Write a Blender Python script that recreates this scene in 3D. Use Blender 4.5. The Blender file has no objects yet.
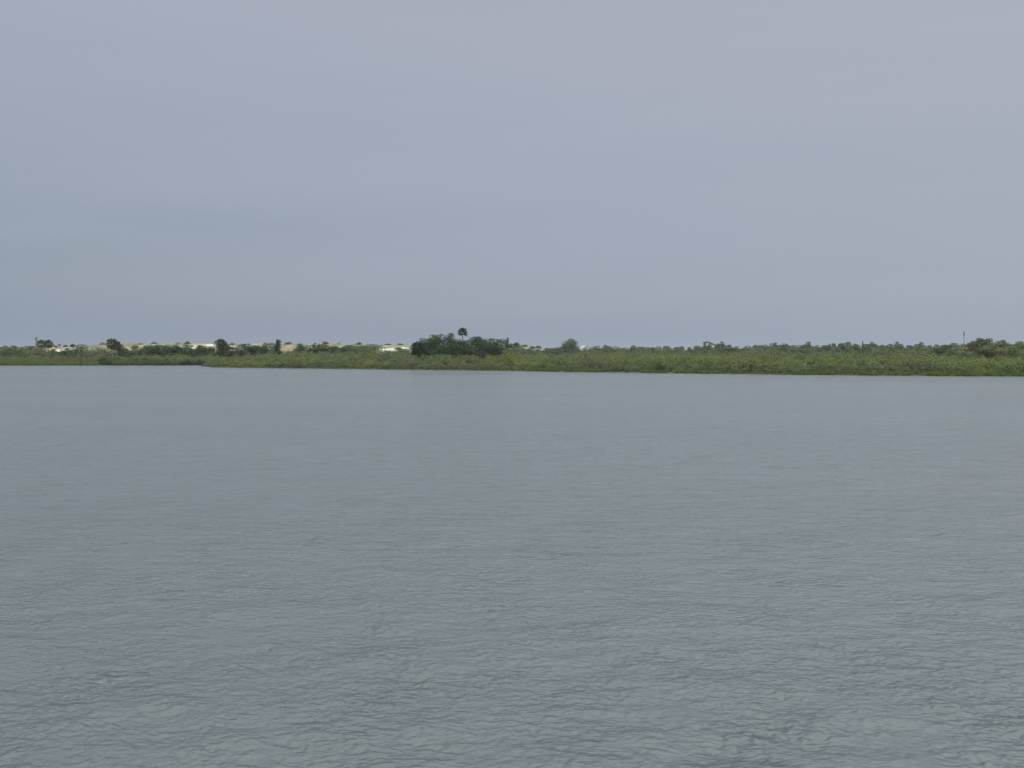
import bpy, bmesh, math, random
import numpy as np
from mathutils import Vector, Matrix

R = math.radians
sc = bpy.context.scene
COL = sc.collection
F = 995.6            # focal length in pixels of the 1024 px wide picture (35 mm lens)
H = 6.0              # eye height above the water
YH = 353.0           # picture row of the horizon


def at(px, Y):
    """world X of a picture column at distance Y"""
    return (px - 512.0) / F * Y


def zat(py, Y):
    """world height seen at a picture row at distance Y"""
    return H + (YH - py) / F * Y


# ------------------------------------------------------------------ object helpers
def tag(o, label=None, cat=None, group=None, kind=None):
    if label: o['label'] = label
    if cat: o['category'] = cat
    if group: o['group'] = group
    if kind: o['kind'] = kind
    return o


def empty(name, loc, rz=0.0):
    o = bpy.data.objects.new(name, None)
    COL.objects.link(o)
    o.location = loc
    o.rotation_euler = (0, 0, rz)
    return o


def link(name, me, parent=None, loc=None):
    o = bpy.data.objects.new(name, me)
    COL.objects.link(o)
    if parent is not None: o.parent = parent
    if loc is not None: o.location = loc
    return o


def copy_tree(o, parent=None):
    c = o.copy()
    COL.objects.link(c)
    c.parent = parent
    for ch in list(o.children):
        copy_tree(ch, c)
    return c


def mesh_np(name, verts, faces, mats, tint=None, smooth=False, matidx=None):
    """faces: (n,4) or (n,3) int array"""
    me = bpy.data.meshes.new(name)
    verts = np.asarray(verts, np.float32).reshape(-1, 3)
    faces = np.asarray(faces, np.int32)
    n, k = faces.shape
    me.vertices.add(len(verts)); me.vertices.foreach_set('co', verts.ravel())
    me.loops.add(n * k); me.loops.foreach_set('vertex_index', faces.ravel())
    me.polygons.add(n)
    me.polygons.foreach_set('loop_start', np.arange(0, n * k, k, dtype=np.int32))
    me.polygons.foreach_set('loop_total', np.full(n, k, np.int32))
    for m in mats: me.materials.append(m)
    if matidx is not None: me.polygons.foreach_set('material_index', np.asarray(matidx, np.int32))
    if smooth: me.polygons.foreach_set('use_smooth', np.ones(n, bool))
    me.update(calc_edges=True)
    if tint is not None:
        a = me.attributes.new('tint', 'FLOAT_COLOR', 'POINT')
        t = np.ones((len(verts), 4), np.float32); t[:, :3] = tint
        a.data.foreach_set('color', t.ravel())
    return me


# ------------------------------------------------------------------ materials
def new_mat(name):
    m = bpy.data.materials.new(name); m.use_nodes = True
    nt = m.node_tree
    b = nt.nodes['Principled BSDF']
    return m, nt, b


def N(nt, typ, **kw):
    n = nt.nodes.new(typ)
    for k, v in kw.items(): setattr(n, k, v)
    return n


def foliage_mat(name):
    m, nt, b = new_mat(name)
    at_ = N(nt, 'ShaderNodeAttribute', attribute_name='tint')
    geo = N(nt, 'ShaderNodeNewGeometry')
    oi = N(nt, 'ShaderNodeObjectInfo')
    hsv = N(nt, 'ShaderNodeHueSaturation')
    v = N(nt, 'ShaderNodeMapRange'); v.inputs['To Min'].default_value = .91; v.inputs['To Max'].default_value = 1.09
    nt.links.new(geo.outputs['Random Per Island'], v.inputs['Value'])
    v2 = N(nt, 'ShaderNodeMapRange'); v2.inputs['To Min'].default_value = .86; v2.inputs['To Max'].default_value = 1.14
    nt.links.new(oi.outputs['Random'], v2.inputs['Value'])
    mul = N(nt, 'ShaderNodeMath', operation='MULTIPLY')
    nt.links.new(v.outputs[0], mul.inputs[0]); nt.links.new(v2.outputs[0], mul.inputs[1])
    nt.links.new(mul.outputs[0], hsv.inputs['Value'])
    # species patches: hue drifts slowly through the thicket
    tc = N(nt, 'ShaderNodeNewGeometry')
    no = N(nt, 'ShaderNodeTexNoise'); no.inputs['Scale'].default_value = .05; no.inputs['Detail'].default_value = 3
    nt.links.new(tc.outputs['Position'], no.inputs['Vector'])
    hm = N(nt, 'ShaderNodeMapRange')
    hm.inputs['From Min'].default_value = .3; hm.inputs['From Max'].default_value = .7
    hm.inputs['To Min'].default_value = .488; hm.inputs['To Max'].default_value = .532
    nt.links.new(no.outputs['Fac'], hm.inputs['Value']); nt.links.new(hm.outputs[0], hsv.inputs['Hue'])
    nt.links.new(at_.outputs['Color'], hsv.inputs['Color'])
    b.inputs['Roughness'].default_value = .65
    b.inputs['Specular IOR Level'].default_value = .15
    nt.links.new(hsv.outputs[0], b.inputs['Base Color'])
    tr = N(nt, 'ShaderNodeBsdfTranslucent')
    nt.links.new(hsv.outputs[0], tr.inputs['Color'])
    mix = N(nt, 'ShaderNodeMixShader'); mix.inputs[0].default_value = .34
    out = nt.nodes['Material Output']
    nt.links.new(b.outputs[0], mix.inputs[1]); nt.links.new(tr.outputs[0], mix.inputs[2])
    nt.links.new(mix.outputs[0], out.inputs['Surface'])
    return m


def noise_mat(name, c1, c2, scale, rough=.9, detail=6, lo=.35, hi=.65, stretch=(1, 1, 1)):
    m, nt, b = new_mat(name)
    g = N(nt, 'ShaderNodeTexCoord')
    mp = N(nt, 'ShaderNodeMapping'); mp.inputs['Scale'].default_value = stretch
    nt.links.new(g.outputs['Object'], mp.inputs['Vector'])
    no = N(nt, 'ShaderNodeTexNoise'); no.inputs['Scale'].default_value = scale; no.inputs['Detail'].default_value = detail
    nt.links.new(mp.outputs[0], no.inputs['Vector'])
    r = N(nt, 'ShaderNodeValToRGB')
    r.color_ramp.elements[0].position = lo; r.color_ramp.elements[0].color = (*c1, 1)
    r.color_ramp.elements[1].position = hi; r.color_ramp.elements[1].color = (*c2, 1)
    nt.links.new(no.outputs['Fac'], r.inputs[0]); nt.links.new(r.outputs[0], b.inputs['Base Color'])
    b.inputs['Roughness'].default_value = rough
    bp = N(nt, 'ShaderNodeBump'); bp.inputs['Strength'].default_value = .4
    nt.links.new(no.outputs['Fac'], bp.inputs['Height']); nt.links.new(bp.outputs[0], b.inputs['Normal'])
    return m


M_LEAF = foliage_mat('foliage')
M_BARK = noise_mat('bark', (.10, .085, .07), (.22, .19, .16), 3, stretch=(1, 1, .2))
M_PALMBARK = noise_mat('palm_bark', (.12, .105, .09), (.26, .23, .2), 4, stretch=(.3, .3, 2))
M_GROUND = noise_mat('marsh_ground', (.028, .032, .018), (.060, .060, .034), .12)
M_WHITE = noise_mat('white_paint', (.70, .70, .68), (.80, .80, .78), .8)
M_ROOF = noise_mat('roof_shingle', (.05, .05, .055), (.10, .10, .105), 2)
M_GLASS = noise_mat('window_glass', (.03, .035, .04), (.05, .055, .06), 1, rough=.1)
M_POLE = noise_mat('weathered_pole', (.10, .095, .09), (.17, .16, .15), 3, stretch=(1, 1, .2))


def sand_mat():
    m, nt, b = new_mat('dune_sand')
    g = N(nt, 'ShaderNodeTexCoord')
    mp = N(nt, 'ShaderNodeMapping'); mp.inputs['Scale'].default_value = (1, .6, 1.6)
    nt.links.new(g.outputs['Object'], mp.inputs['Vector'])
    no = N(nt, 'ShaderNodeTexNoise'); no.inputs['Scale'].default_value = .11; no.inputs['Detail'].default_value = 7
    nt.links.new(mp.outputs[0], no.inputs['Vector'])
    r = N(nt, 'ShaderNodeValToRGB')
    e = r.color_ramp.elements
    e[0].position = .43; e[0].color = (.10, .11, .055, 1)
    e[1].position = .66; e[1].color = (.24, .212, .150, 1)
    e2 = e.new(.53); e2.color = (.185, .168, .108, 1)
    nt.links.new(no.outputs['Fac'], r.inputs[0])
    a = N(nt, 'ShaderNodeAttribute', attribute_name='tint')     # bare wind-blown hollows
    mx = N(nt, 'ShaderNodeMix', data_type='RGBA')
    sp = N(nt, 'ShaderNodeSeparateColor'); nt.links.new(a.outputs['Color'], sp.inputs[0])
    m0 = N(nt, 'ShaderNodeMix', data_type='RGBA')          # grassy foot of the dune
    gm = N(nt, 'ShaderNodeMath', operation='MULTIPLY'); gm.inputs[1].default_value = .8
    nt.links.new(sp.outputs['Green'], gm.inputs[0]); nt.links.new(gm.outputs[0], m0.inputs[0])
    nt.links.new(r.outputs[0], m0.inputs[6]); m0.inputs[7].default_value = (.095, .105, .052, 1)
    nt.links.new(sp.outputs['Red'], mx.inputs[0])
    nt.links.new(m0.outputs[2], mx.inputs[6]); mx.inputs[7].default_value = (.47, .445, .36, 1)
    nt.links.new(mx.outputs[2], b.inputs['Base Color'])
    b.inputs['Roughness'].default_value = .95
    return m


def water_mat():
    m, nt, b = new_mat('estuary_water')
    L = nt.links.new
    geo = N(nt, 'ShaderNodeNewGeometry')
    b.inputs['IOR'].default_value = 1.33
    # silty water: colour drifts a little in broad streaks
    mp = N(nt, 'ShaderNodeMapping'); mp.inputs['Scale'].default_value = (.012, .03, 1)
    L(geo.outputs['Position'], mp.inputs['Vector'])
    big = N(nt, 'ShaderNodeTexNoise'); big.inputs['Scale'].default_value = 1; big.inputs['Detail'].default_value = 4
    L(mp.outputs[0], big.inputs['Vector'])
    cr = N(nt, 'ShaderNodeValToRGB')
    cr.color_ramp.elements[0].position = .3; cr.color_ramp.elements[0].color = (.078, .098, .101, 1)
    cr.color_ramp.elements[1].position = .7; cr.color_ramp.elements[1].color = (.090, .109, .112, 1)
    L(big.outputs['Fac'], cr.inputs[0]); L(cr.outputs[0], b.inputs['Base Color'])
    # wind: smoother and rougher lanes
    mp2 = N(nt, 'ShaderNodeMapping'); mp2.inputs['Scale'].default_value = (.006, .022, 1); mp2.inputs['Location'].default_value = (3, 7, 0)
    L(geo.outputs['Position'], mp2.inputs['Vector'])
    wind = N(nt, 'ShaderNodeTexNoise'); wind.inputs['Scale'].default_value = 1; wind.inputs['Detail'].default_value = 3
    L(mp2.outputs[0], wind.inputs['Vector'])
    wr = N(nt, 'ShaderNodeMapRange'); wr.inputs['From Min'].default_value = .3; wr.inputs['From Max'].default_value = .7
    wr.inputs['To Min'].default_value = .18; wr.inputs['To Max'].default_value = .28
    L(wind.outputs['Fac'], wr.inputs['Value']); L(wr.outputs[0], b.inputs['Roughness'])
    # ripples smaller than the modelled waves
    def ripple(scale, sx, sy, rot, detail):
        q = N(nt, 'ShaderNodeMapping'); q.inputs['Scale'].default_value = (sx, sy, 1); q.inputs['Rotation'].default_value = (0, 0, rot)
        L(geo.outputs['Position'], q.inputs['Vector'])
        t = N(nt, 'ShaderNodeTexNoise'); t.inputs['Scale'].default_value = scale; t.inputs['Detail'].default_value = detail
        t.inputs['Roughness'].default_value = .55
        L(q.outputs[0], t.inputs['Vector'])
        return t
    r1 = ripple(1.0, 3.6, 5.0, R(14), 1)
    r2 = ripple(1.0, 9.0, 12.5, R(-14), .5)
    r3 = ripple(1.0, 1.0, 1.6, R(9), 2)
    r4 = ripple(1.0, .2, .4, R(-4), 2)
    s1 = N(nt, 'ShaderNodeMath', operation='MULTIPLY_ADD')
    L(r2.outputs['Fac'], s1.inputs[0]); s1.inputs[1].default_value = .4; L(r1.outputs['Fac'], s1.inputs[2])
    s2 = N(nt, 'ShaderNodeMath', operation='MULTIPLY_ADD')
    L(r3.outputs['Fac'], s2.inputs[0]); s2.inputs[1].default_value = 2.1; L(s1.outputs[0], s2.inputs[2])
    s3 = N(nt, 'ShaderNodeMath', operation='MULTIPLY_ADD')
    L(r4.outputs['Fac'], s3.inputs[0]); s3.inputs[1].default_value = 4.0; L(s2.outputs[0], s3.inputs[2])
    bp = N(nt, 'ShaderNodeBump'); bp.inputs['Distance'].default_value = .12; bp.inputs['Strength'].default_value = .95
    L(s3.outputs[0], bp.inputs['Height'])
    q = N(nt, 'ShaderNodeMapping'); q.inputs['Scale'].default_value = (.5, .22, 1); q.inputs['Rotation'].default_value = (0, 0, R(8))
    L(geo.outputs['Position'], q.inputs['Vector'])
    paw = N(nt, 'ShaderNodeTexNoise'); paw.inputs['Scale'].default_value = 1; paw.inputs['Detail'].default_value = 5; paw.inputs['Roughness'].default_value = .62
    L(q.outputs[0], paw.inputs['Vector'])
    pm = N(nt, 'ShaderNodeMapRange'); pm.inputs['From Min'].default_value = .36; pm.inputs['From Max'].default_value = .66
    pm.inputs['To Min'].default_value = .05; pm.inputs['To Max'].default_value = .17
    L(paw.outputs['Fac'], pm.inputs['Value']); L(pm.outputs[0], bp.inputs['Distance']); L(bp.outputs[0], b.inputs['Normal'])
    return m


# ------------------------------------------------------------------ terrain
SX = [-2600, -400, -244, -150, -140, -127, -117, -81.5, -44, 2.6, 41.6, 74, 105, 127, 147, 400, 2600]
SY = [620, 484, 476, 475, 470, 418, 407, 383, 360, 328, 300, 275.3, 263, 254, 249, 225, 150]


def shore(X):
    X = np.asarray(X, float)
    return np.interp(X, SX, SY) + .9 * np.sin(X * .31) + .7 * np.sin(X * .83 + 1) + 1.2 * np.sin(X * .09 + 2)


def ground_z(X, Y):
    s = np.asarray(Y, float) - shore(X)
    z = np.interp(s, [-60, -6, 0, 3, 40, 100, 200, 400, 1500], [-2.2, -.5, .0, .3, .9, 2.2, 3.2, 3.6, 4.2])
    return z + np.where(s > 10, .25 * np.sin(X * .07) * np.sin(np.asarray(Y) * .05), 0)


def build_ground():
    xs = np.concatenate([[-4500, -2600, -1500, -1000, -700], np.arange(-500, 420, 4.0), [500, 700, 1000, 1500, 2600, 4500]])
    ys = np.concatenate([[-4500, -1000, -200, 60, 150], np.arange(200, 620, 3.0), np.arange(620, 900, 20), [1000, 1300, 1800, 2600, 4500]])
    X, Y = np.meshgrid(xs, ys)
    Z = ground_z(X, Y)
    v = np.stack([X, Y, Z], -1).reshape(-1, 3)
    return grid_mesh('ground', v, len(ys), len(xs), [M_GROUND])


def grid_mesh(name, v, nr, nc, mats, wrap=False, tint=None):
    i = np.arange(nr - 1)[:, None] * nc
    j = np.arange(nc if wrap else nc - 1)[None, :]
    j2 = (j + 1) % nc
    a = i + j; b_ = i + j2; c = i + nc + j2; d = i + nc + j
    f = np.stack([a, b_, c, d], -1).reshape(-1, 4)
    return mesh_np(name, v, f, mats, smooth=True, tint=tint)


def fbm1(x, seed, octs=5, base=.01):
    r = np.random.default_rng(seed)
    out = np.zeros_like(x, float); a = 1.0; f = base
    for _ in range(octs):
        out += a * np.sin(x * f * 2 * np.pi + r.uniform(0, 6.28)); a *= .55; f *= 2.13
    return out


def dune_top(X):
    """ridge height: pale dunes to the left of the dark clump, falling to the right"""
    px = 512 + X / 705. * F
    yt = np.interp(px, [-400, 0, 52, 75, 100, 130, 230, 300, 330, 360, 415, 480, 516, 530, 548, 570], [346.6, 346.6, 347.2, 346.2, 344.8, 343.7, 343.7, 343.9, 343.7, 344.1, 345.2, 345.0, 343.6, 346, 351, 354])
    return H + (YH - yt) / F * 705 + .35 * fbm1(X, 5, 5, .02)


def build_dunes():
    xs = np.arange(-760, 60, 2.0)
    ts = np.linspace(0, 1, 40)
    X, T = np.meshgrid(xs, ts)
    top = dune_top(X)
    prof = np.interp(T, [0, .12, .45, .6, .8, 1], [0, .18, .96, 1.0, .75, 0])
    base = 1.0
    Y = 640 + T * 130 + 4 * np.sin(X * .03) + 6 * np.sin(X * .011 + 1)
    r = np.random.default_rng(3)
    Z = base + (top - base) * prof
    Z += prof * (1 - prof) * 2.4 * np.sin(X * .11 + 3 * np.sin(T * 5)) * np.sin(T * 11 + X * .04)
    v = np.stack([X, Y, Z], -1).reshape(-1, 3)
    bare = np.zeros(X.shape)
    pxs = 512 + X / Y * F; pys = YH - (Z - H) / Y * F
    for bx, by, rx, ry in ((193.5, 347.6, 3.5, 2), (211.5, 346.4, 7, 2.4), (384, 350, 3, 1.4), (391.5, 349.6, 3.2, 1.5), (404, 348.2, 4, .9), (58, 350.6, 4, 1.2), (231.5, 346.8, 2.2, 1.8), (125, 349, 5, 1.3)):
        bare = np.maximum(bare, np.clip(1.6 - ((pxs - bx) / rx) ** 2 - ((pys - by) / ry) ** 2, 0, 1) * (prof > .1) * (T < .6))
    return grid_mesh('sand_dunes', v, len(ts), len(xs), [sand_mat()], tint=np.stack([bare.ravel(), (np.clip((.80 - prof) / .35, 0, 1) * (T < .6)).ravel(), 0 * bare.ravel()], 1))


def dune_z(X, Y):
    T = (Y - 640 - 4 * np.sin(X * .03) - 6 * np.sin(X * .011 + 1)) / 130
    prof = np.interp(T, [0, .12, .45, .6, .8, 1], [0, .18, .96, 1.0, .75, 0])
    z = 1 + (dune_top(np.array([X]))[0] - 1) * prof
    return z + prof * (1 - prof) * 2.4 * math.sin(X * .11 + 3 * math.sin(T * 5)) * math.sin(T * 11 + X * .04)


def build_water():
    rng = np.random.default_rng(11)
    dense = np.radians(np.arange(-36, 36.001, .085))
    coarse = np.radians(np.concatenate([np.arange(40, 321, 8)]))
    ang = np.concatenate([dense, coarse])            # measured from +Y, clockwise
    r = [1.0]
    while r[-1] < 10: r.append(r[-1] * 1.05)
    while r[-1] < 40: r.append(r[-1] * 1.0024)
    while r[-1] < 330: r.append(r[-1] * 1.0036)
    while r[-1] < 600: r.append(r[-1] * 1.02)
    while r[-1] < 4400: r.append(r[-1] * 1.12)
    r = np.array(r)
    A, Rr = np.meshgrid(ang, r)
    X = Rr * np.sin(A); Y = Rr * np.cos(A)
    Aw = np.where(A > np.pi, A - 2 * np.pi, A)
    mask = np.clip((R(36) - np.abs(Aw)) / R(3), 0, 1) * np.clip((Rr - 10) / 3, 0, 1) * np.clip((330 - Rr) / 120, 0, 1)
    dr = Rr * np.where(Rr < 40, .0024, .0036)
    gust = .5 + .5 * np.tanh(1.2 * (np.sin(X * .11 + .05 * Y + 1) + np.sin(Y * .23 - X * .05) + .7 * np.sin(X * .31 + Y * .37) + .6 * np.sin(Y * .71 - .4 * X)) / 1.6)
    env = np.zeros_like(X)                             # small steep groups among calmer water
    for _ in range(14):
        l_ = np.exp(rng.uniform(np.log(.9), np.log(3.2))); t_ = rng.uniform(0, 6.28)
        env += np.sin((X * math.cos(t_) * .8 + Y * math.sin(t_)) * 2 * np.pi / l_ + rng.uniform(0, 6.28))
    env = .78 + .6 * np.clip(env / 2.65 - .5, 0, 1.6)
    Z = np.zeros_like(X); DX = np.zeros_like(X); DY = np.zeros_like(X)
    def add_waves(n, l0, l1, lc, ls, rms, spread, pinch, groups):
        lam = np.exp(rng.uniform(np.log(l0), np.log(l1), n))
        th = rng.normal(R(12), R(spread), n)
        ph = rng.uniform(0, 2 * np.pi, n)
        sw = np.exp(-(np.log(lam / lc) / ls) ** 2)
        sw *= rms * math.sqrt(2) / np.sqrt((sw ** 2).sum())
        for l, t, p, s in zip(lam, th, ph, sw):
            k = 2 * np.pi / l
            kx, ky = k * math.sin(t), -k * math.cos(t)
            amp = s / k
            rows = np.where((l / dr[:, 0] > 2.5) & (r > 9))[0]
            if not len(rows): continue
            sl = slice(rows[0], rows[-1] + 1)
            fade = np.clip((l / dr[sl] - 2.5) / 2.5, 0, 1) * mask[sl]
            if groups: fade = fade * (.5 + .8 * gust[sl]) * env[sl]
            arg = kx * X[sl] + ky * Y[sl] + p
            sn = np.sin(arg)
            Z[sl] += amp * fade * np.cos(arg)
            q = pinch * amp * fade
            DX[sl] -= q * math.sin(t) * sn; DY[sl] += q * math.cos(t) * sn
    add_waves(150, .14, 1.8, .25, .6, .13, 50, .5, True)
    add_waves(70, .7, 5.0, 1.4, .75, .055, 50, .8, False)
    v = np.stack([X + DX, Y + DY, Z], -1).reshape(-1, 3)
    # clockwise angle: order flipped so normals face up
    me = grid_mesh('water', v, len(r), len(ang), [water_mat()], wrap=True)
    me.flip_normals() if me.polygons[0].normal.z < 0 else None
    return me


tag(link('ground', build_ground()), kind='structure')
tag(link('sand_dunes', build_dunes()), kind='structure')
wo = tag(link('water', build_water()), kind='structure')

# ------------------------------------------------------------------ foliage
def leaves(rng, lumps, n, size, aspect=.6, droop=.0, inner=.4):
    """n leaf clusters scattered in the shells of ellipsoid lumps [(cx,cy,cz,rx,ry,rz)]; returns (n,4,3)"""
    L = np.array(lumps, float)
    w = (L[:, 3] * L[:, 5] + L[:, 4] * L[:, 5] + L[:, 3] * L[:, 4]); w /= w.sum()
    k = rng.choice(len(L), n, p=w)
    d = rng.normal(size=(n, 3)); d /= np.linalg.norm(d, axis=1, keepdims=True)
    low = d[:, 2] < -.35
    d[low & (rng.random(n) < .7), 2] *= -1
    rad = 1 - inner * rng.random(n) ** 1.5 + rng.normal(0, .05, n)
    p = L[k, :3] + d * L[k, 3:] * rad[:, None]
    nrm = d + rng.normal(0, .38, (n, 3)); nrm[:, 2] += .25
    nrm /= np.linalg.norm(nrm, axis=1, keepdims=True)
    t = np.cross(nrm, rng.normal(size=(n, 3))); t /= np.linalg.norm(t, axis=1, keepdims=True)
    b = np.cross(nrm, t)
    s = size * rng.uniform(.55, 1.35, n)[:, None]
    u = t * s * .5; v = b * s * .5 * aspect
    j = lambda: rng.uniform(.6, 1.25, (n, 1))
    q = np.stack([p - u * j() - v * .3 * j(), p + v * j() - u * .2, p + u * j() + v * .2, p - v * j() + u * .2], 1)
    return q


def tube(pts, rads, sides=6):
    pts = [Vector(p) for p in pts]
    vs, fs = [], []
    for i, p in enumerate(pts):
        d = (pts[min(i + 1, len(pts) - 1)] - pts[max(i - 1, 0)]).normalized()
        a = d.orthogonal().normalized(); b = d.cross(a)
        for k in range(sides):
            t = 2 * math.pi * k / sides
            vs.append(p + (a * math.cos(t) + b * math.sin(t)) * rads[i])
    for i in range(len(pts) - 1):
        for k in range(sides):
            k2 = (k + 1) % sides
            fs.append((i * sides + k, i * sides + k2, (i + 1) * sides + k2, (i + 1) * sides + k))
    return np.array([tuple(v) for v in vs]), np.array(fs)


def join(parts):
    vs, fs, o = [], [], 0
    for v, f in parts:
        vs.append(v); fs.append(np.asarray(f) + o); o += len(v)
    return np.concatenate(vs), np.concatenate(fs)


TINT = {
    'olive': (.120, .143, .043), 'yellow': (.130, .150, .043), 'sage': (.114, .132, .064), 'grey': (.103, .114, .058),
    'brown': (.100, .092, .052), 'dark': (.036, .057, .022), 'green': (.070, .098, .040), 'palm': (.062, .085, .042),
    'far': (.088, .112, .060), 'fardark': (.062, .088, .048), 'rust': (.105, .086, .046), 'cedar': (.036, .054, .036),
    'mid': (.094, .116, .046),
}


def crown_lumps(rng, w, d, h, k, kind='round'):
    """lumps filling a crown w x d x h standing on z=0"""
    out = []
    if kind == 'cone':
        m = 7
        for i in range(m):
            f = i / (m - 1)
            rr = (1 - f) ** .8 * .5
            nsub = 3 if f < .7 else 1
            for _ in range(nsub):
                a = rng.uniform(0, 6.28); o = rr * .45 * (nsub > 1)
                s = max(rr * .7, .09)
                out.append((math.cos(a) * o * w, math.sin(a) * o * d, (.06 + .88 * f) * h, s * w, s * d, .13 * h))
        return out
    for i in range(k):
        a = rng.uniform(0, 6.28); q = math.sqrt(rng.uniform(0, 1)) * .33
        f = rng.uniform(.14, .76)
        if kind == 'mound': q *= 1.05; f = rng.uniform(.12, .70) * (1 - .9 * q)
        s = rng.uniform(.17, .27)
        if kind == 'lobe': q = abs(q) * 1.05; f = rng.uniform(.2, .55) - .25 * q; s = rng.uniform(.22, .3)
        out.append((math.cos(a) * q * w, math.sin(a) * q * d, f * h, s * w, s * d, min(s * 1.1 * h, .26 * h)))
    out.append((0, 0, .42 * h, .33 * w, .33 * d, .36 * h))
    for i in range(4):
        a = i * 1.57 + rng.uniform(-.5, .5)
        out.append((math.cos(a) * .27 * w, math.sin(a) * .27 * d, rng.uniform(.14, .3) * h, .23 * w, .23 * d, .2 * h))
    out.append((rng.uniform(-.12, .12) * w, 0, .74 * h, .2 * w, .2 * d, .26 * h))
    return out


def leaf_mesh(name, q, tint):
    n = len(q)
    t = np.repeat(np.asarray(tint, float).reshape(-1, 3) if np.ndim(tint) > 1 else np.tile(tint, (n, 1)), 4, 0)
    return mesh_np(name, q.reshape(-1, 3), np.arange(n * 4).reshape(n, 4), [M_LEAF], tint=t)


def tree(name, loc, w, h, tint, seed, label, group=None, kind='round', clear=.22, n=1500, leaf=.5, cat='tree', lumps=9, d=None, trunk_col=None):
    """a trunk with limbs and a lumpy leafy crown, w wide and h tall (metres)"""
    rng = np.random.default_rng(seed)
    root = empty(name, loc)
    tag(root, label, cat, group)
    z0 = h * clear
    d = d or w * rng.uniform(.85, 1.1)
    L = crown_lumps(rng, w, d, h - z0, lumps, kind)
    q = leaves(rng, L, n, leaf)
    pc = q.mean(1)
    lo = np.percentile(pc, 1.5, axis=0); hi = np.percentile(pc, 98.5, axis=0)
    q[..., 0] = (q[..., 0] - (lo[0] + hi[0]) / 2) * w / (hi[0] - lo[0])
    q[..., 1] = (q[..., 1] - (lo[1] + hi[1]) / 2) * d / (hi[1] - lo[1])
    q[..., 2] = (q[..., 2] - lo[2]) * (h - z0) / (hi[2] - lo[2]) + z0
    over = np.maximum(q.mean(1)[:, 2] - h * .94, 0)
    q[..., 2] -= (over - .12 * h * (1 - np.exp(-over / (.12 * h))))[:, None]
    parts = []
    tr = max(.10, .035 * h)
    top = h * (.9 if kind == 'cone' else .62)
    sway = rng.normal(0, .02 * h, 4)
    parts.append(tube([(0, 0, -.3), (sway[0], sway[1], top * .35), (sway[2], sway[3], top * .7), (sway[2], sway[3], top)], [tr * 1.25, tr, tr * .7, tr * .2]))
    if kind != 'cone':
        for l in L[:7]:
            parts.append(tube([(sway[0] * .8, sway[1] * .8, max(.3, z0 * .8)), (l[0] * .6, l[1] * .6, z0 + l[2] * .55), (l[0], l[1], z0 + l[2])], [tr * .6, tr * .4, tr * .12], 5))
    v, f = join(parts)
    link('trunk', mesh_np('trunk', v, f, [trunk_col or M_BARK], smooth=True), root)
    link('crown', leaf_mesh('crown', q, TINT[tint]), root)
    return root


def px_tree(name, pxc, wpx, ytop, ybase, Y, tint, seed, label, **kw):
    """a tree placed from its picture column, width and top row at a distance"""
    X = at(pxc, Y)
    on_dune = kw.pop('on_dune', False)
    g = float(dune_z(X, Y)) if on_dune else float(ground_z(X, Y))
    w = wpx / F * Y; h = zat(ytop, Y) - g
    px_base_z = zat(ybase, Y)
    clear = kw.pop('clear', max(.03, min(.5, (px_base_z - g) / h - .3)))
    return tree(name, (X, Y, g), w * 1.04, h * 1.0, tint, seed, label, clear=clear, **kw)


def palm(loc, h, crown_r, seed, label, lean=(.0, .0), group=None, fronds=34, tint='palm', skirt=True, droop=1.85):
    rng = np.random.default_rng(seed)
    root = empty('cabbage_palm', loc)
    tag(root, label, 'palm tree', group)
    hz = h - crown_r * .85
    tx, ty = lean
    v, f = tube([(0, 0, -.3), (tx * .25, ty * .25, hz * .3), (tx * .6, ty * .6, hz * .65), (tx, ty, hz)], [.27, .2, .18, .2], 8)
    link('trunk', mesh_np('trunk', v, f, [M_PALMBARK], smooth=True), root)
    quads, dead = [], []
    for i in range(fronds):
        az = i * 2.39996 + rng.normal(0, .2)
        up = math.sin(R(78)) - (i / (fronds - 1)) * droop      # from upright to hanging
        el = math.asin(max(-.85, min(.98, up)))
        dirv = Vector((math.cos(az) * math.cos(el), math.sin(az) * math.cos(el), math.sin(el)))
        base = Vector((tx, ty, hz + .1))
        plen = crown_r * rng.uniform(.36, .64)
        side = dirv.cross(Vector((0, 0, 1))).normalized() if abs(dirv.z) < .98 else Vector((1, 0, 0))
        upv = side.cross(dirv).normalized()
        hub = base + dirv * plen - Vector((0, 0, .05 * crown_r))
        tgt = quads if not (skirt and i > fronds - 7) else dead
        wv = side * .035
        tgt.append([base - wv, base + wv, hub + wv, hub - wv])
        nl = 11
        for k in range(nl):                                     # the fan of leaflets
            a = (k / (nl - 1) - .5) * R(200)
            ld = (dirv * math.cos(a) + side * math.sin(a) + upv * .12 * math.cos(2 * a)).normalized()
            ln = crown_r * rng.uniform(.4, .52) * (.75 + .25 * math.cos(a))
            perp = ld.cross(upv).normalized() * ln * .15
            m1 = hub + ld * ln * .6; tip = hub + ld * ln - Vector((0, 0, ln * rng.uniform(.12, .32)))
            tgt.append([hub, m1 - perp, tip, m1 + perp])
    conv = lambda Q: np.array([[tuple(p) for p in q] for q in Q])
    link('crown', leaf_mesh('crown', conv(quads), TINT[tint]), root)
    if dead: link('dead_fronds', leaf_mesh('dead_fronds', conv(dead), TINT['brown']), root)
    return root


def px_palm(pxc, wpx, ytop, Y, seed, label, lean_px=0, **kw):
    X = at(pxc, Y); g = float(ground_z(X, Y))
    return palm((X - lean_px / F * Y, Y, g), zat(ytop, Y) - g, wpx / F * Y / 2, seed, label, lean=(lean_px / F * Y, 0), **kw)


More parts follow.
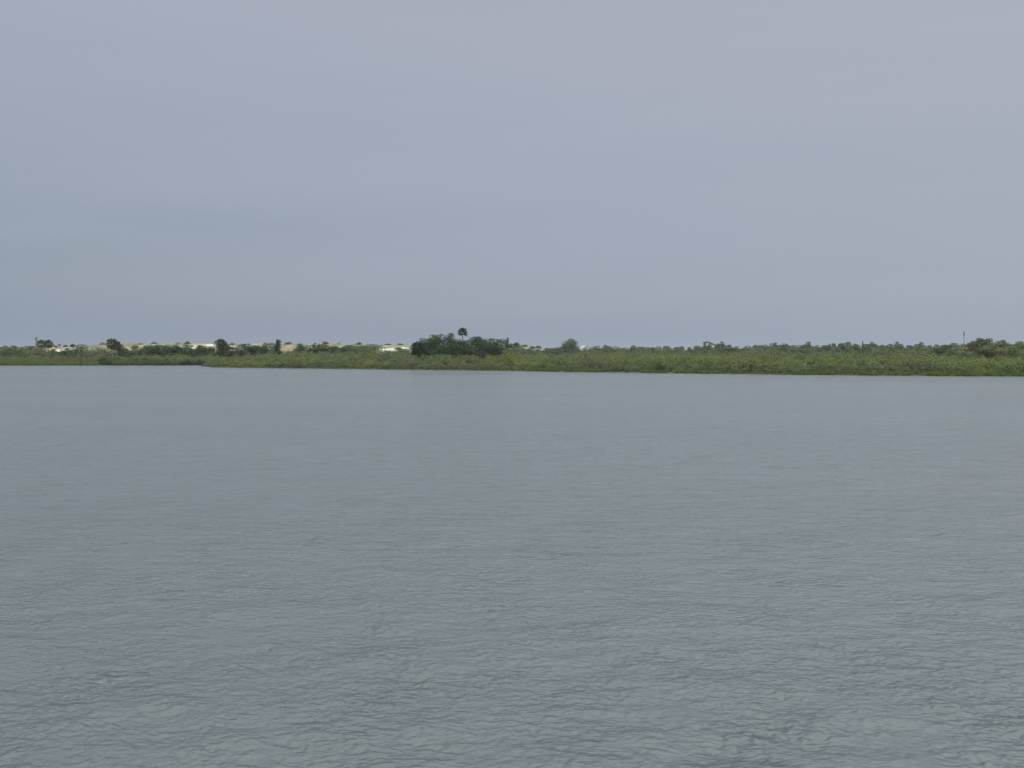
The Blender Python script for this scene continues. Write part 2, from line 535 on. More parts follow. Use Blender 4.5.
# ---- the tall palm and the dark clump in the middle
px_palm(462.6, 12.5, 327.6, 420, 1, 'tall slender cabbage palm with round head rising above the dark oak clump', lean_px=1.0, fronds=38, droop=1.45, skirt=False)
CL = 'trees of the dark clump'
for a in (
    (418, 11, 342.2, 355, 398, 'dark', 'small dark tree at the left end of the dark clump', 5),
    (428, 19, 338.6, 354, 404, 'dark', 'dark spreading tree second from the left in the dark clump', 8),
    (441, 20, 335.0, 355, 412, 'dark', 'tallest broad dark tree of the clump, left of the tall palm', 10),
    (453, 14, 334.4, 353, 416, 'dark', 'narrow dark tree in the clump just left of the palm trunk', 7),
    (466, 17, 340.6, 355, 408, 'dark', 'low dark tree in the clump directly below the tall palm', 7),
    (480, 19, 337.0, 355, 402, 'dark', 'rounded dark tree in the clump right of the tall palm', 9),
    (495.5, 17, 339.2, 356, 398, 'dark', 'dark dense tree at the right end of the dark clump', 9),
    (446, 24, 344, 356, 394, 'dark', 'low dark tree filling the foot of the clump left of the palm', 8),
    (467, 22, 344.5, 357, 393, 'dark', 'low wide dark tree joining the two halves of the clump under the palm', 9),
    (486, 22, 345, 357, 392, 'cedar', 'low blackish green tree at the foot of the clump right of the palm', 8),
):
    px_tree('oak_tree', a[0], a[1] * 1.2, a[2], a[3], a[4], a[5], int(a[0]), a[6], group=CL, n=4500, leaf=.5, lumps=a[7] + 4, kind='round')

# ---- trees and shrubs in front of the dunes, left of the clump
px_palm(36.6, 4, 337.0, 640, 21, 'thin leaning palm, highest at the left end of the shore', lean_px=1.6, fronds=13, tint='fardark')
px_palm(41.5, 12.5, 339.2, 560, 22, 'broad pale green cabbage palm, left one of a touching pair', fronds=40, tint='mid')
px_palm(48.6, 11.5, 339.0, 552, 23, 'dark headed cabbage palm with visible trunk, right one of a touching pair', fronds=40)
px_palm(59.8, 3.6, 343.6, 690, 24, 'tiny distant palm tuft above the pale dune', fronds=20, tint='fardark')
px_palm(112.3, 14.5, 337.6, 540, 25, 'large cabbage palm with brown trunk and drooping fronds, left one of two before the dune', fronds=46, tint='palm')
px_palm(117.2, 11.5, 341.0, 536, 26, 'shorter cabbage palm leaning against the larger one before the dune', fronds=42, tint='palm')
LT = 'shrubs and trees before the dunes'
for a in (
    (8, 20, 347, 352, 545, 'green', 'low scrubby tree at the left edge of the shore', 'round', 9),
    (27, 18, 346.4, 353, 545, 'green', 'low bushy tree left of the pair of palms', 'round', 8),
    (40, 16, 347.5, 354, 535, 'grey', 'greyish shrub at the foot of the pair of palms', 'mound', 8),
    (53, 8, 349.4, 354, 560, 'mid', 'small pale shrub right of the pair of palms', 'mound', 6),
    (68.5, 9, 348.6, 353, 560, 'dark', 'small dark shrub left of the round bushy tree', 'mound', 6),
    (79.6, 13, 344.6, 353, 550, 'green', 'round bushy green tree standing alone before the pale dune', 'round', 9),
    (96, 18, 347, 353.5, 555, 'sage', 'grey green shrub left of the large cabbage palm', 'mound', 8),
    (122, 9, 344.6, 353, 548, 'mid', 'leafy shrub at the right foot of the two palms', 'round', 7),
    (135, 14, 349.2, 354, 556, 'green', 'low shrub on the bare sand right of the palms', 'mound', 7),
    (147.5, 13, 345.2, 354, 552, 'dark', 'dark tree at the left end of the row before the dune', 'round', 8),
    (157.5, 13, 344.6, 354, 556, 'dark', 'dark tree second in the row before the dune', 'round', 8),
    (168, 13, 344.4, 354, 552, 'dark', 'dark tree with brownish crown third in the row before the dune', 'round', 8),
    (176, 9, 346, 354, 550, 'cedar', 'small dark tree fourth in the row before the dune', 'round', 7),
    (187.5, 11, 345.2, 354, 556, 'dark', 'small dark tree left of the white sand hollow', 'round', 7),
    (199.5, 11, 345.2, 354, 552, 'dark', 'dark shrubby tree between two white sand hollows', 'round', 7),
    (207, 10, 346, 354, 552, 'green', 'green shrubby tree below the large white sand hollow', 'round', 7),
    (234.5, 12, 349.4, 354.5, 548, 'dark', 'low dark shrub right of the rust tinted tree', 'mound', 7),
    (246, 14, 343.6, 353.5, 540, 'cedar', 'dark rounded tree left of the narrow upright cedar', 'round', 9),
    (257, 12, 345.4, 354, 538, 'dark', 'low dark tree second to the left of the narrow upright cedar', 'round', 7),
    (268, 12, 342.6, 354, 536, 'cedar', 'blackish tree touching the left side of the narrow upright cedar', 'round', 8),
    (295, 13, 348.8, 354.5, 545, 'green', 'low green shrub between cedar and dark tree row', 'mound', 7),
    (304.5, 12, 344.5, 353.5, 545, 'dark', 'dark green tree at the left of the middle row', 'round', 8),
    (314.5, 11, 345.2, 353.5, 548, 'dark', 'dark green tree second in the middle row', 'round', 8),
    (323.5, 9, 344.0, 353.5, 545, 'dark', 'narrow dark tree third in the middle row', 'round', 7),
    (334, 13, 346.2, 353.5, 542, 'dark', 'dark low tree with gaps fourth in the middle row', 'round', 7),
    (348.5, 12, 345.0, 353.5, 540, 'cedar', 'blackish tree fifth in the middle row', 'round', 8),
    (364.5, 24, 344.0, 354, 535, 'green', 'broad rounded green tree left of the pale sand', 'round', 10),
    (384, 18, 350.6, 355.5, 520, 'sage', 'low sage shrub below the pale sand patch', 'mound', 7),
    (404, 16, 350.0, 355.5, 505, 'mid', 'low olive shrub left of the dark clump', 'mound', 7),
    (511, 14, 349.4, 356, 470, 'green', 'low shrub at the right foot of the dark clump', 'mound', 7),
):
    px_tree('shrub_tree', a[0], a[1] * 1.5, a[2] + (.35 if 140 < a[0] < 370 and a[2] < 347 else 0), a[3] + 1.5, a[4], a[5], 100 + int(a[0]), a[6], group=LT, n=1500 + int(a[1]) * 70, leaf=.6, lumps=a[8] + 2, kind=a[7])
px_tree('round_tree', 222, 12.5, 339.2, 353, 550, 'dark', 401, 'tall rounded dark green tree rising above the pale dune', n=3000, leaf=.6, lumps=11)
px_tree('small_tree', 227.6, 5.5, 343.6, 351.5, 544, 'rust', 402, 'small rust brown tree against the right side of the tall rounded tree', n=800, leaf=.55, lumps=6)
px_tree('cedar_tree', 278, 7.5, 339.8, 353, 535, 'cedar', 403, 'narrow upright dark cedar standing taller than the trees beside it', n=2200, leaf=.5, kind='round', lumps=8)
px_tree('cedar_tree', 507.2, 3.6, 337.8, 344.5, 640, 'fardark', 404, 'narrow distant grey cedar right of the dark clump', n=700, leaf=.5, kind='round', clear=.42, lumps=5)

# ---- scrub dotted over the dunes
rng = np.random.default_rng(77)
pr = [tree('dune_shrub', (0, 0, -50), 1, 1, t, 900 + i, 'x', n=160, leaf=.22, kind='mound', clear=.02, cat='shrub', lumps=6) for i, t in enumerate(('green', 'sage', 'mid'))]
first = [True] * 3
for i in range(64):
    pxc = rng.uniform(-40, 410) if i < 46 else rng.uniform(505, 540)
    Y = rng.uniform(672, 712)
    X = at(pxc, Y)
    k = int(rng.integers(3))
    o = pr[k] if first[k] else copy_tree(pr[k]); first[k] = False
    o.location = (X, Y, float(dune_z(X, Y)) - .15)
    s = rng.uniform(1.6, 3.8) if pxc < 500 else rng.uniform(2.2, 4.5)
    o.scale = (s * 1.5, s * 1.5, s * rng.uniform(.45, .75)); o.rotation_euler.z = rng.uniform(0, 6)
    side = 'pale dune left of the dark clump' if pxc < 450 else 'green dune slope right of the dark clump'
    tag(o, ('dark green', 'grey green', 'olive')[k] + ' low shrub dotted on the ' + side, 'shrub', 'shrubs dotted on the ' + side)
for i, (pxc, yt, w) in enumerate(((73, 343.8, 5), (178.5, 342.9, 5), (141, 344.2, 6), (517, 342.2, 6), (532, 346.4, 6), (400, 344.6, 6), (388, 345.0, 7), (524, 344.5, 8))):
    lab = ('dark shrub on the dune crest above the round bushy tree', 'dark shrub alone on the dune crest above the dark tree row', 'dark flat shrub on the dune crest right of the palms',
           'dark shrub on top of the green dune slope', 'dark bush at the right end of the green dune slope', 'flat shrub on the dune crest beside the dark clump', 'flat shrub on the dune crest above the white sand patch', 'pale green bush on the green dune slope')[i]
    X = at(pxc, 700)
    g = float(dune_z(X, 700)) - .2
    tree('crest_shrub', (X, 700, g), w * .703, max(1.0, zat(yt, 700) - g), 'dark' if i != 7 else 'sage', 950 + i, lab, n=420, leaf=.5, kind='mound', clear=.02, cat='shrub')

# ---- far treeline on the right
px_tree('round_tree', 569.8, 14.5, 339.4, 350, 570, 'far', 417, 'tall rounded grey green tree left of the white building', n=3800, leaf=.6, lumps=18)
PROF = ([500, 520, 530, 540, 552, 560, 585, 592, 606, 625, 640, 650, 665, 690, 700, 706, 716, 722, 735, 750, 765, 775, 785, 800, 809, 815, 833, 848, 858, 863, 871, 880, 897, 905, 918, 930, 942, 960, 1000, 1100],
        [348, 347.8, 348.6, 350, 347.4, 347, 349.4, 347, 346.2, 347.6, 346, 347.8, 347, 346.6, 345.2, 346.4, 346.4, 343.6, 346, 345.2, 345.6, 343.8, 344.5, 345.4, 343, 345.4, 344.6, 343.2, 344.2, 343.6, 343.2, 344.8, 343.3, 346, 343.6, 344.8, 346, 346, 345, 345])
kinds = []
for i, (t, kd, w, h) in enumerate((('far', 'round', 9, 6), ('fardark', 'lobe', 8.5, 6), ('far', 'lobe', 9, 5), ('fardark', 'round', 5, 6.5), ('sage', 'lobe', 10, 5), ('fardark', 'lobe', 8, 5.5))):
    kinds.append((tree('treeline_tree', (0, 0, -60), w, h, t, 600 + i, 'x', n=2200, leaf=.65, kind=kd, clear=.06 if kd == 'round' else .03, lumps=10), w, h, t))
used = [False] * len(kinds)
SEC = [(590, 'between the dark clump and the white building'), (700, 'between the white building and the gabled house'), (830, 'right of the gabled house'), (1200, 'at the far right, left of the tall mast')]


def section(pxc):
    for lim, t in SEC:
        if pxc < lim: return t


def put_kind(k, pxc, Y, ytop, wpx=None):
    root, w, h, t = kinds[k]
    o = root if not used[k] else copy_tree(root); used[k] = True
    X = at(pxc, Y); g = float(ground_z(X, Y))
    hh = zat(ytop, Y) - g
    ww = (wpx / F * Y) if wpx else w * rng.uniform(.8, 1.3)
    o.location = (X, Y, g); o.rotation_euler.z = rng.uniform(0, 6.28); o.scale = (ww / w, ww / w, hh / h)
    lk = {'far': 'grey green leafy', 'fardark': 'dark blue green', 'sage': 'pale sage'}[t] + (' narrow' if k == 3 else '')
    tag(o, f'{lk} treeline tree {section(pxc)}', 'tree', f'far treeline trees {section(pxc)}')


pxc = 506.0
while pxc < 1085:
    if not (577 < pxc < 588) and not (704 < pxc < 716):
        put_kind(int(rng.choice([0, 1, 1, 2, 5])), pxc, rng.uniform(600, 720), float(np.interp(pxc, *PROF)) + rng.uniform(-.5, 1.3))
    pxc += rng.uniform(6.5, 11)
pxc = 504.0
while pxc < 1080:
    put_kind(int(rng.choice([0, 2, 2, 4, 4, 5])), pxc, rng.uniform(470, 580), float(np.interp(pxc, *PROF)) + rng.uniform(2.0, 4.6))
    pxc += rng.uniform(6, 10)
pxc = 520.0
while pxc < 1075:
    if not (577 < pxc < 589) and not (701 < pxc < 717):
        put_kind(int(rng.choice([0, 2, 2, 4, 5])), pxc, rng.uniform(560, 600), float(np.interp(pxc, *PROF)) + rng.uniform(.5, 2.2), rng.uniform(9, 16))
    pxc += rng.uniform(4.5, 9)
for pxc, yt, wpx in ((721, 342.4, 7), (776, 343.4, 8), (809, 342.4, 6), (848.5, 342.6, 9), (862.7, 341.9, 2.6), (871, 342.8, 8), (897.5, 342.6, 8), (922, 343, 10), (833, 344, 8), (606, 345.6, 9), (633, 346, 10)):
    put_kind(1 if wpx > 4 else 3, pxc, 640, yt, wpx)

for k, pxc, yt, wpx in ((2, 704, 344.0, 8), (4, 709, 344.1, 16), (2, 718.5, 344.4, 9), (2, 578, 347.4, 9), (4, 584.5, 347.7, 13), (2, 593, 347.6, 12)):
    put_kind(k, pxc, 565, yt, wpx)

# ---- nearer olive wood at the far right
RW = 'nearer trees at the right end of the shore'
for a in (
    (943, 18, 345.4, 390, 'mid', 'low olive tree left of the tall mast'),
    (955, 20, 343.6, 380, 'grey', 'greyish olive tree at the foot of the tall mast'),
    (970, 18, 341.6, 372, 'brown', 'brownish tree just right of the tall mast'),
    (981.5, 17, 338.6, 375, 'green', 'highest green topped tree near the right edge of the shore'),
    (993, 18, 343.2, 362, 'grey', 'grey tree right of the highest green tree'),
    (1003, 17, 340.8, 370, 'mid', 'tall olive tree near the right border of the picture'),
    (1018, 20, 342, 366, 'olive', 'broad olive tree at the right border of the picture'),
    (1036, 22, 342, 360, 'mid', 'olive tree just past the right border of the picture'),
    (962, 24, 347.5, 352, 'sage', 'low sage tree in front of the mast'),
    (985, 26, 347, 345, 'grey', 'low grey tree in front of the highest green tree'),
    (1010, 26, 347, 340, 'mid', 'low olive tree at the right border before the tall trees'),
):
    px_tree('wood_tree', a[0], a[1], a[2], 354, a[3], a[4], 700 + int(a[0]), a[5], group=RW, n=3000, leaf=.5, lumps=11, clear=.12)

# ------------------------------------------------------------------ mangroves along the water
rngm = np.random.default_rng(42)


def bush_quads(rng, n, leaf, w=1.0, h=1.0):
    L = crown_lumps(rng, w, w, h, 9, 'mound')
    L = [(x, y, max(z, .14 * h), a, b, c) for x, y, z, a, b, c in L]
    return leaves(rng, L, n, leaf, inner=.5)


def bush_mesh(i, tint, n=1900):
    r = np.random.default_rng(300 + i)
    q = bush_quads(r, n, .27, 4.2, 3.0)
    stems = []
    for _ in range(9):                                      # arching prop roots and stems
        a = r.uniform(0, 6.28); b = r.uniform(.5, 1.5)
        stems.append(tube([(math.cos(a) * b * 1.15, math.sin(a) * b * 1.15, -.5), (math.cos(a) * b * .9, math.sin(a) * b * .9, .55), (math.cos(a) * .4, math.sin(a) * .4, 1.5)], [.05, .05, .03], 4))
    sv, sf = join(stems)
    nq = len(q)
    v = np.concatenate([q.reshape(-1, 3), sv]); f = np.concatenate([np.arange(nq * 4).reshape(nq, 4), sf + nq * 4])
    t = np.tile(TINT[tint], (len(v), 1))
    mi = np.concatenate([np.zeros(nq), np.ones(len(sf))])
    return mesh_np('mangrove_bush', v, f, [M_LEAF, M_BARK], tint=t, matidx=mi)


BT = ['olive', 'yellow', 'sage', 'mid', 'grey', 'green', 'olive', 'mid', 'dark']
BN = {'olive': 'olive green', 'yellow': 'yellowish green', 'sage': 'sage green', 'mid': 'mid green', 'grey': 'greyish', 'green': 'deep green', 'dark': 'dark green'}
bmesh_ = [bush_mesh(i, t) for i, t in enumerate(BT)]
STR = [(100, 'along the grassy shore at the far left'), (206, 'on the set back dark shore at the left'), (330, 'right of the step in the shoreline'), (411, 'before the middle row of dark trees'),
       (506, 'before the dark clump and tall palm'), (640, 'before the white building'), (800, 'before the gabled house'), (930, 'right of the gabled house'), (1400, 'before the tall mast')]


def stretch(p):
    for lim, t in STR:
        if p < lim: return t


def choose(p, X, Y):
    nz = math.sin(X * .11 + 1.3) + math.sin(X * .043 + Y * .05) + .6 * math.sin(X * .29 + Y * .13) + rngm.normal(0, .25)
    if 98 < p < 206: return 5 if nz > .4 else (8 if nz < -.7 else 3)
    if p < 98: return 4 if nz < -.2 else 3
    if nz > 1.0: return 1
    if nz > -.1: return int(rngm.choice([0, 6]))
    if nz > -.9: return int(rngm.choice([3, 7]))
    return 4 if nz < -1.6 else 2


bp_ = []
X = -262.0
row = 0
while X < 152:
    p = 512 + X / float(shore(X)) * F
    grassy = 40 < p < 97
    off = (9.0 if grassy else 2.2) + rngm.uniform(0, 1.6)
    bp_.append((X, off, rngm.uniform(.62, 1.0)))
    X += rngm.uniform(2.2, 3.4)
X = -262.0
while X < 152:
    bp_.append((X, rngm.uniform(5.5, 9) + (6 if 40 < 512 + X / float(shore(X)) * F < 97 else 0), rngm.uniform(.8, 1.25)))
    X += rngm.uniform(2.9, 4.2)
bp_ = bp_[:296]
for X, off, s in bp_:
    Y = float(shore(X)) + off
    p = 512 + X / Y * F
    k = choose(p, X, Y)
    if 98 < p < 206: s *= 1.25
    o = link('mangrove_bush', bmesh_[k])
    o.location = (X, Y, float(ground_z(X, Y)) - .1)
    o.rotation_euler.z = rngm.uniform(0, 6.28)
    o.scale = (s * rngm.uniform(.9, 1.3), s * rngm.uniform(.9, 1.2), s * rngm.uniform(.75, 1.05))
    tag(o, f'{BN[BT[k]]} mangrove bush at the water {stretch(p)}', 'bush', f'mangrove bushes {stretch(p)}')
# one dark rounded bush that stands out at the water
o = link('mangrove_bush', bmesh_[8]); X = at(659, 302); o.location = (X, float(shore(X)) + 1.2, .05); o.scale = (.85, .85, 1.15)
tag(o, 'dark rounded bush alone at the water edge among paler mangroves', 'bush')

# the mass behind them
lod = [bush_quads(np.random.default_rng(500 + i), 680, .34, 4.4, 3.0) for i in range(8)]
Q, T = [], []
cnt = 0
for _ in range(26000):
    if cnt >= 3000: break
    p = rngm.uniform(-40, 1080)
    s = 9 + 190 * rngm.random() ** 1.25
    D0 = 360; X = at(p, D0)
    for _k in range(3):
        D0 = float(shore(X)) + s; X = at(p, D0)
    Y = D0
    if 97 > p > 40 and s < 13: continue
    g = float(ground_z(X, Y))
    cap = H + (.4 if p > 560 else -.35) * min(1, s / 60) + (1.6 if p > 620 and s > 90 else 0)
    cap += rngm.uniform(-.7, .25) + .45 * math.sin(X * .17 + Y * .05) + .3 * math.sin(X * .41 + 2)
    hgt = min(rngm.uniform(1.7, 4.3), cap - g)
    if p < 520 and s > 150: continue
    if p < 520 and s > 70: hgt = min(rngm.uniform(3.0, 6.0), zat(rngm.uniform(347.2, 351) if (64 < p < 108 or p < 50) else (rngm.uniform(348.6, 352.2) if (122 < p < 141 or 188 < p < 220 or 284 < p < 299 or p > 376) else rngm.uniform(347.4, 351.2)), Y) - g)
    if 400 < p < 512 and 12 < s < 48: hgt = zat(rngm.uniform(353.8, 355.8), Y) - g
    if hgt < .8: continue
    nz = math.sin(X * .09 + 1.3 + Y * .021) + math.sin(X * .043 + Y * .05) + .7 * math.sin(X * .23 + Y * .11)
    nz += rngm.normal(0, .3)
    if p < 98 and s < 45: kk = 'grey' if nz < .3 else 'mid'
    elif 98 < p < 206 and s < 40: kk = 'green' if nz > 0 else ('mid' if nz > -1 else 'grey')
    elif s > 75 and p < 520: kk = 'sage' if nz > .3 else ('green' if nz > -.8 else 'mid')
    elif s > 110: kk = 'far' if nz < 0 else 'sage'
    elif nz > .9: kk = 'yellow'
    elif nz > -.3: kk = 'olive'
    elif nz > -1.2: kk = 'mid'
    else: kk = 'sage' if nz > -1.8 else 'grey'
    q = lod[int(rngm.integers(8))]
    a = rngm.uniform(0, 6.28); ca, sa = math.cos(a), math.sin(a)
    sw = rngm.uniform(1.0, 1.75); sh = hgt / 3.0
    x = (q[..., 0] * ca - q[..., 1] * sa) * sw + X; y = (q[..., 0] * sa + q[..., 1] * ca) * sw + Y; z = q[..., 2] * sh + g
    Q.append(np.stack([x, y, z], -1)); T.append(np.tile(np.array(TINT[kk]) * rngm.uniform(.9, 1.1), (len(q), 1)))
    cnt += 1
tag(link('mangrove_thicket', leaf_mesh('mangrove_thicket', np.concatenate(Q), np.concatenate(T))), 'dense low mangrove thicket covering the marsh behind the waterline bushes', 'thicket', kind='stuff')

# marsh grass fringe at the waterline
G, GT = [], []
def grass(p0, p1, dens, depth, h, tint):
    n = int((p1 - p0) * dens)
    pp = rngm.uniform(p0, p1, n); ss = rngm.uniform(-.6, depth, n)
    D0 = np.full(n, 330.0)
    for _ in range(4): D0 = shore(at(pp, D0)) + ss
    X = at(pp, D0); Y = D0; g = ground_z(X, Y)
    hh = h * rngm.uniform(.6, 1.2, n)
    a = rngm.uniform(0, np.pi, n); w = rngm.uniform(.10, .22, n)
    dx = np.cos(a) * w; dy = np.sin(a) * w
    lx = rngm.normal(0, .22, n); ly = rngm.normal(0, .22, n)
    b0 = np.stack([X - dx, Y - dy, g - .3], -1); b1 = np.stack([X + dx, Y + dy, g - .3], -1)
    t1 = np.stack([X + dx * .25 + lx, Y + dy * .25 + ly, g + hh], -1); t0 = np.stack([X - dx * .25 + lx, Y - dy * .25 + ly, g + hh * .95], -1)
    G.append(np.stack([b0, b1, t1, t0], 1)); GT.append(np.tile(TINT[tint] if isinstance(tint, str) else tint, (n, 1)) * rngm.uniform(.8, 1.2, (n, 1)))
yg = (.118, .145, .036)
grass(-40, 98, 90, 9, 1.35, yg)
for p0, p1 in ((527, 560), (566, 600), (640, 668), (676, 722), (793, 834), (862, 878), (886, 912), (926, 948), (955, 1003), (1012, 1070)):
    grass(p0, p1, 42, 1.8, .85, yg)
grass(210, 525, 4, 1.2, .55, 'olive'); grass(722, 1070, 6, 1.2, .6, 'olive')
tag(link('marsh_grass', leaf_mesh('marsh_grass', np.concatenate(G), np.concatenate(GT))), 'bright green marsh grass fringing the waterline', 'grass', kind='stuff')

# ------------------------------------------------------------------ small built things
def box(bm, x0, x1, y0, y1, z0, z1):
    m = Matrix.Translation(((x0 + x1) / 2, (y0 + y1) / 2, (z0 + z1) / 2)) @ Matrix.Diagonal((x1 - x0, y1 - y0, z1 - z0, 1))
    bmesh.ops.create_cube(bm, size=1, matrix=m)


def bm_obj(name, bm, mat, parent, bevel=0):
    if bevel: bmesh.ops.bevel(bm, geom=bm.edges[:], offset=bevel, segments=1, affect='EDGES')
    me = bpy.data.meshes.new(name); bm.to_mesh(me); bm.free(); me.materials.append(mat)
    return link(name, me, parent)


def prism(bm, w, d0, d1, z0, z1):
    """gabled wedge, ridge running along x"""
    c = [(-w, d0, z0), (w, d0, z0), (w, d1, z0), (-w, d1, z0), (-w, (d0 + d1) / 2, z1), (w, (d0 + d1) / 2, z1)]
    v = [bm.verts.new(p) for p in c]
    for f in ((0, 1, 5, 4), (2, 3, 4, 5), (1, 2, 5), (3, 0, 4), (3, 2, 1, 0)): bm.faces.new([v[i] for i in f])


# white building right of the rounded tree
Y = 640; X = at(583.2, Y); g = float(ground_z(X, Y))
zt = zat(345.9, Y); zb = zat(348.3, Y)
b = empty('white_building', (X, Y, g)); tag(b, 'small bright white flat topped building among the far trees', 'building')
bm = bmesh.new(); box(bm, -1.05, 1.05, 0, 4, 0, zt - g - .12); bm_obj('wall', bm, M_WHITE, b)
bm = bmesh.new(); box(bm, -1.15, 1.15, -.1, 4.1, zt - g - .118, zt - g + .04); bm_obj('roof', bm, M_WHITE, b)

# house with the dark roof
Y = 640; X = at(710, Y); g = float(ground_z(X, Y))
b = empty('gabled_house', (X, Y, g), R(0)); tag(b, 'white house with dark sloping roof showing above the far trees', 'house')
hw = zat(344.0, Y) - g; rt = zat(341.8, Y) - g
# gable end faces the water, its right slope cut by the tree beside it
bm = bmesh.new()
c = [(-2.4, 0, 0), (2.2, 0, 0), (2.2, 0, hw - .5), (-1.6, 0, rt - .35), (-2.4, 0, rt - .55)]
fr = [bm.verts.new(p) for p in c]; bk = [bm.verts.new((p[0], 9, p[2])) for p in c]
bm.faces.new(fr); bm.faces.new(bk[::-1])
for i in range(5): bm.faces.new((fr[(i + 1) % 5], fr[i], bk[i], bk[(i + 1) % 5]))
bm_obj('wall', bm, M_WHITE, b)
bm = bmesh.new()
prof = [(-2.9, rt - .85), (-1.6, rt - .32), (2.7, hw - .68), (2.7, hw + .0), (-1.6, rt + .3), (-2.9, rt - .25)]
fr = [bm.verts.new((x, -.5, z)) for x, z in prof]; bk = [bm.verts.new((x, 9.5, z)) for x, z in prof]
for loop, flip in ((fr, 0), (bk, 1)):
    q1 = [loop[0], loop[1], loop[4], loop[5]]; q2 = [loop[1], loop[2], loop[3], loop[4]]
    for q in (q1, q2): bm.faces.new(q[::-1] if flip else q)
for i in range(6): bm.faces.new((fr[(i + 1) % 6], fr[i], bk[i], bk[(i + 1) % 6]))
bm_obj('roof', bm, M_ROOF, b)
bm = bmesh.new(); box(bm, -1.6, -.4, -.03, .04, hw - 2.2, hw - .9)
bm_obj('window', bm, M_GLASS, b)

# mast at the right
Y = 420; X = at(963.6, Y); g = float(ground_z(X, Y)); ht = zat(331.0, Y) - g
b = empty('mast', (X, Y, g)); tag(b, 'tall thin grey mast rising above the trees at the right', 'mast')
v, f = tube([(0, 0, -.5), (0, 0, ht * .5), (0, 0, ht)], [.16, .13, .09], 8)
link('pole', mesh_np('pole', v, f, [M_POLE], smooth=True), b)
bm = bmesh.new(); box(bm, -.22, .22, -.16, .16, ht - 2.2, ht - .4); bm_obj('antenna', bm, M_POLE, b, .05)
# thin pole beside the white building
Y = 630; X = at(587.4, Y); g = float(ground_z(X, Y)); ht = zat(345.0, Y) - g
b = empty('utility_pole', (X, Y, g)); tag(b, 'short thin utility pole right of the small white building', 'pole')
v, f = tube([(0, 0, -.5), (0, 0, ht)], [.16, .11], 8); link('pole', mesh_np('pole', v, f, [M_POLE], smooth=True), b)
bm = bmesh.new(); box(bm, -.8, .8, -.2, -.12, ht - .7, ht - .5); bm_obj('crossarm', bm, M_POLE, b)

# ------------------------------------------------------------------ sky and light
SUN_EL, SUN_AZ = 52.0, 205.0       # azimuth clockwise from +Y: behind the camera, a little to the left
w = bpy.data.worlds.new('World'); sc.world = w; w.use_nodes = True
nt = w.node_tree; L = nt.links.new
bg = nt.nodes['Background']; bg.inputs['Strength'].default_value = .1
sky = N(nt, 'ShaderNodeTexSky', sky_type='NISHITA'); sky.sun_disc = False
sky.sun_elevation = R(SUN_EL); sky.sun_rotation = R(SUN_AZ); sky.air_density = 1.3; sky.dust_density = 3
tc = N(nt, 'ShaderNodeTexCoord')
sep = N(nt, 'ShaderNodeSeparateXYZ'); L(tc.outputs['Generated'], sep.inputs[0])
# layered cloud: broad flat bands
mp = N(nt, 'ShaderNodeMapping'); mp.inputs['Scale'].default_value = (1.0, 1.0, 10.0); mp.inputs['Rotation'].default_value = (0, R(2.0), 0)
L(tc.outputs['Generated'], mp.inputs['Vector'])
n1 = N(nt, 'ShaderNodeTexNoise'); n1.inputs['Scale'].default_value = 1.7; n1.inputs['Detail'].default_value = 6; n1.inputs['Roughness'].default_value = .5
L(mp.outputs[0], n1.inputs['Vector'])
mr = N(nt, 'ShaderNodeMapRange'); mr.inputs['From Min'].default_value = .3; mr.inputs['From Max'].default_value = .7
mr.inputs['To Min'].default_value = -.055; mr.inputs['To Max'].default_value = .055
L(n1.outputs['Fac'], mr.inputs['Value'])
# brighter and greyer to the right, and brightest behind the camera
def lin(a, ka, b_, kb):
    n = N(nt, 'ShaderNodeMath', operation='MULTIPLY_ADD'); L(a, n.inputs[0]); n.inputs[1].default_value = ka
    if b_ is None: n.inputs[2].default_value = kb
    else: L(b_, n.inputs[2])
    return n.outputs[0]
bk = N(nt, 'ShaderNodeMath', operation='MINIMUM'); L(sep.outputs['Y'], bk.inputs[0]); bk.inputs[1].default_value = 0
zc = N(nt, 'ShaderNodeMath', operation='MAXIMUM'); L(sep.outputs['Z'], zc.inputs[0]); zc.inputs[1].default_value = 0
t = lin(zc.outputs[0], 1.0, None, .12)
t = lin(sep.outputs['X'], .22, t, 0)
t = lin(bk.outputs[0], -.45, t, 0)
t = lin(mr.outputs[0], .85, t, 0)
t = lin(t, .8, None, 0)
cr = N(nt, 'ShaderNodeValToRGB')
e = cr.color_ramp.elements
stops = [(0.0, (.272, .325, .424)), (.096, (.306, .354, .434)), (.19, (.349, .394, .480)), (.29, (.384, .418, .503)), (.40, (.416, .438, .516)), (.52, (.475, .48, .545)), (.64, (1.25, 1.27, 1.32)), (.9, (2.9, 2.9, 2.95))]
e[0].position, e[0].color = stops[0][0], (*stops[0][1], 1)
e[1].position, e[1].color = stops[-1][0], (*stops[-1][1], 1)
for p, c in stops[1:-1]:
    q = e.new(p); q.color = (*c, 1)
L(t, cr.inputs[0])
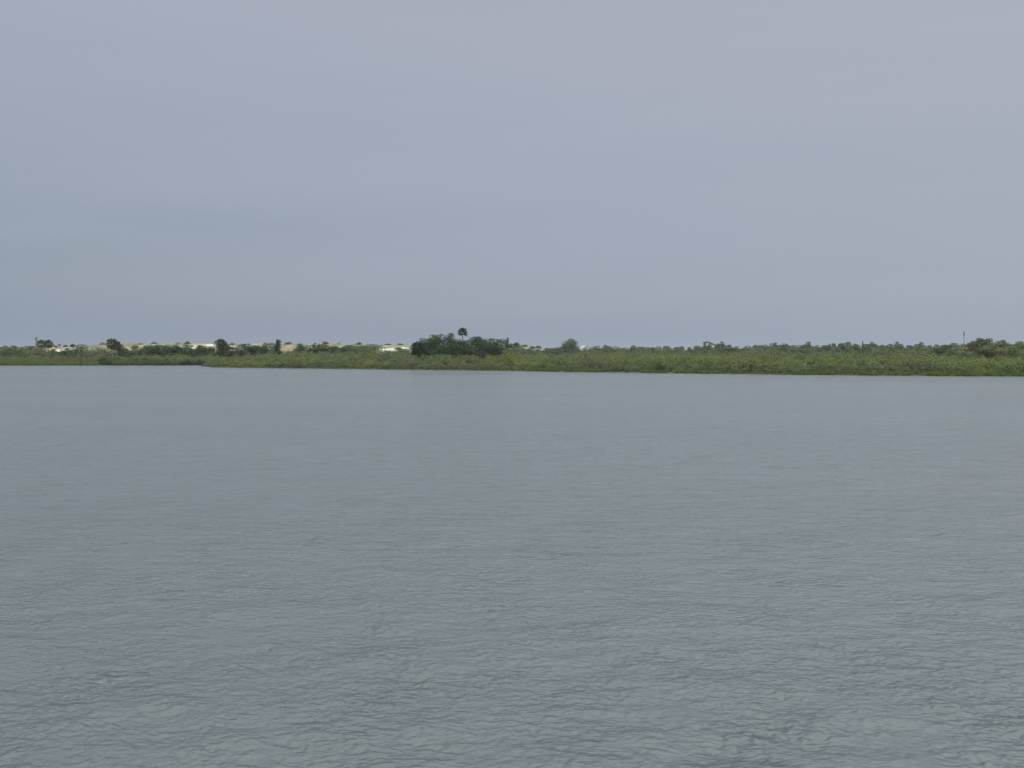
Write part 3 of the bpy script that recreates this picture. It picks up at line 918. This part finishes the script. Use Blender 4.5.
sc10 = N(nt, 'ShaderNodeVectorMath', operation='SCALE'); sc10.inputs['Scale'].default_value = 10
L(cr.outputs[0], sc10.inputs[0])
mx = N(nt, 'ShaderNodeMix', data_type='RGBA'); mx.inputs[0].default_value = .93
L(sky.outputs[0], mx.inputs[6]); L(sc10.outputs[0], mx.inputs[7]); L(mx.outputs[2], bg.inputs['Color'])

sd = bpy.data.lights.new('sun', 'SUN'); sd.energy = 1.5; sd.angle = R(12); sd.color = (1, .95, .87)
so = bpy.data.objects.new('sun', sd); COL.objects.link(so)
dv = Vector((math.sin(R(SUN_AZ)) * math.cos(R(SUN_EL)), math.cos(R(SUN_AZ)) * math.cos(R(SUN_EL)), math.sin(R(SUN_EL))))
so.rotation_euler = dv.to_track_quat('Z', 'Y').to_euler()
so.location = (0, -50, 80)

# ------------------------------------------------------------------ humid air
hm_ = bpy.data.materials.new('humid_air'); hm_.use_nodes = True
nt = hm_.node_tree; nt.nodes.remove(nt.nodes['Principled BSDF'])
pv = N(nt, 'ShaderNodeVolumePrincipled'); pv.inputs['Color'].default_value = (.72, .78, .86, 1); pv.inputs['Density'].default_value = .00006
nt.links.new(pv.outputs[0], nt.nodes['Material Output'].inputs['Volume'])
bm = bmesh.new(); box(bm, -4600, 4600, -4600, 4600, -3.4, 26)
me = bpy.data.meshes.new('haze'); bm.to_mesh(me); bm.free(); me.materials.append(hm_)
tag(link('haze', me), kind='stuff')

# ------------------------------------------------------------------ camera and view
cd = bpy.data.cameras.new('camera'); cam = bpy.data.objects.new('camera', cd); COL.objects.link(cam)
cd.sensor_width = 36; cd.lens = 36 * F / 1024; cd.clip_end = 20000; cd.clip_start = .1
cam.location = (0, 0, H)
cam.rotation_euler = (R(90) - math.atan((384 - YH) / F), 0, 0)
sc.camera = cam
sc.view_settings.view_transform = 'Standard'; sc.view_settings.look = 'None'
sc.view_settings.exposure = 0; sc.view_settings.gamma = 1; sc.view_settings.use_curve_mapping = False
sc.cycles.use_denoising = True
sc.cycles.max_bounces = 6
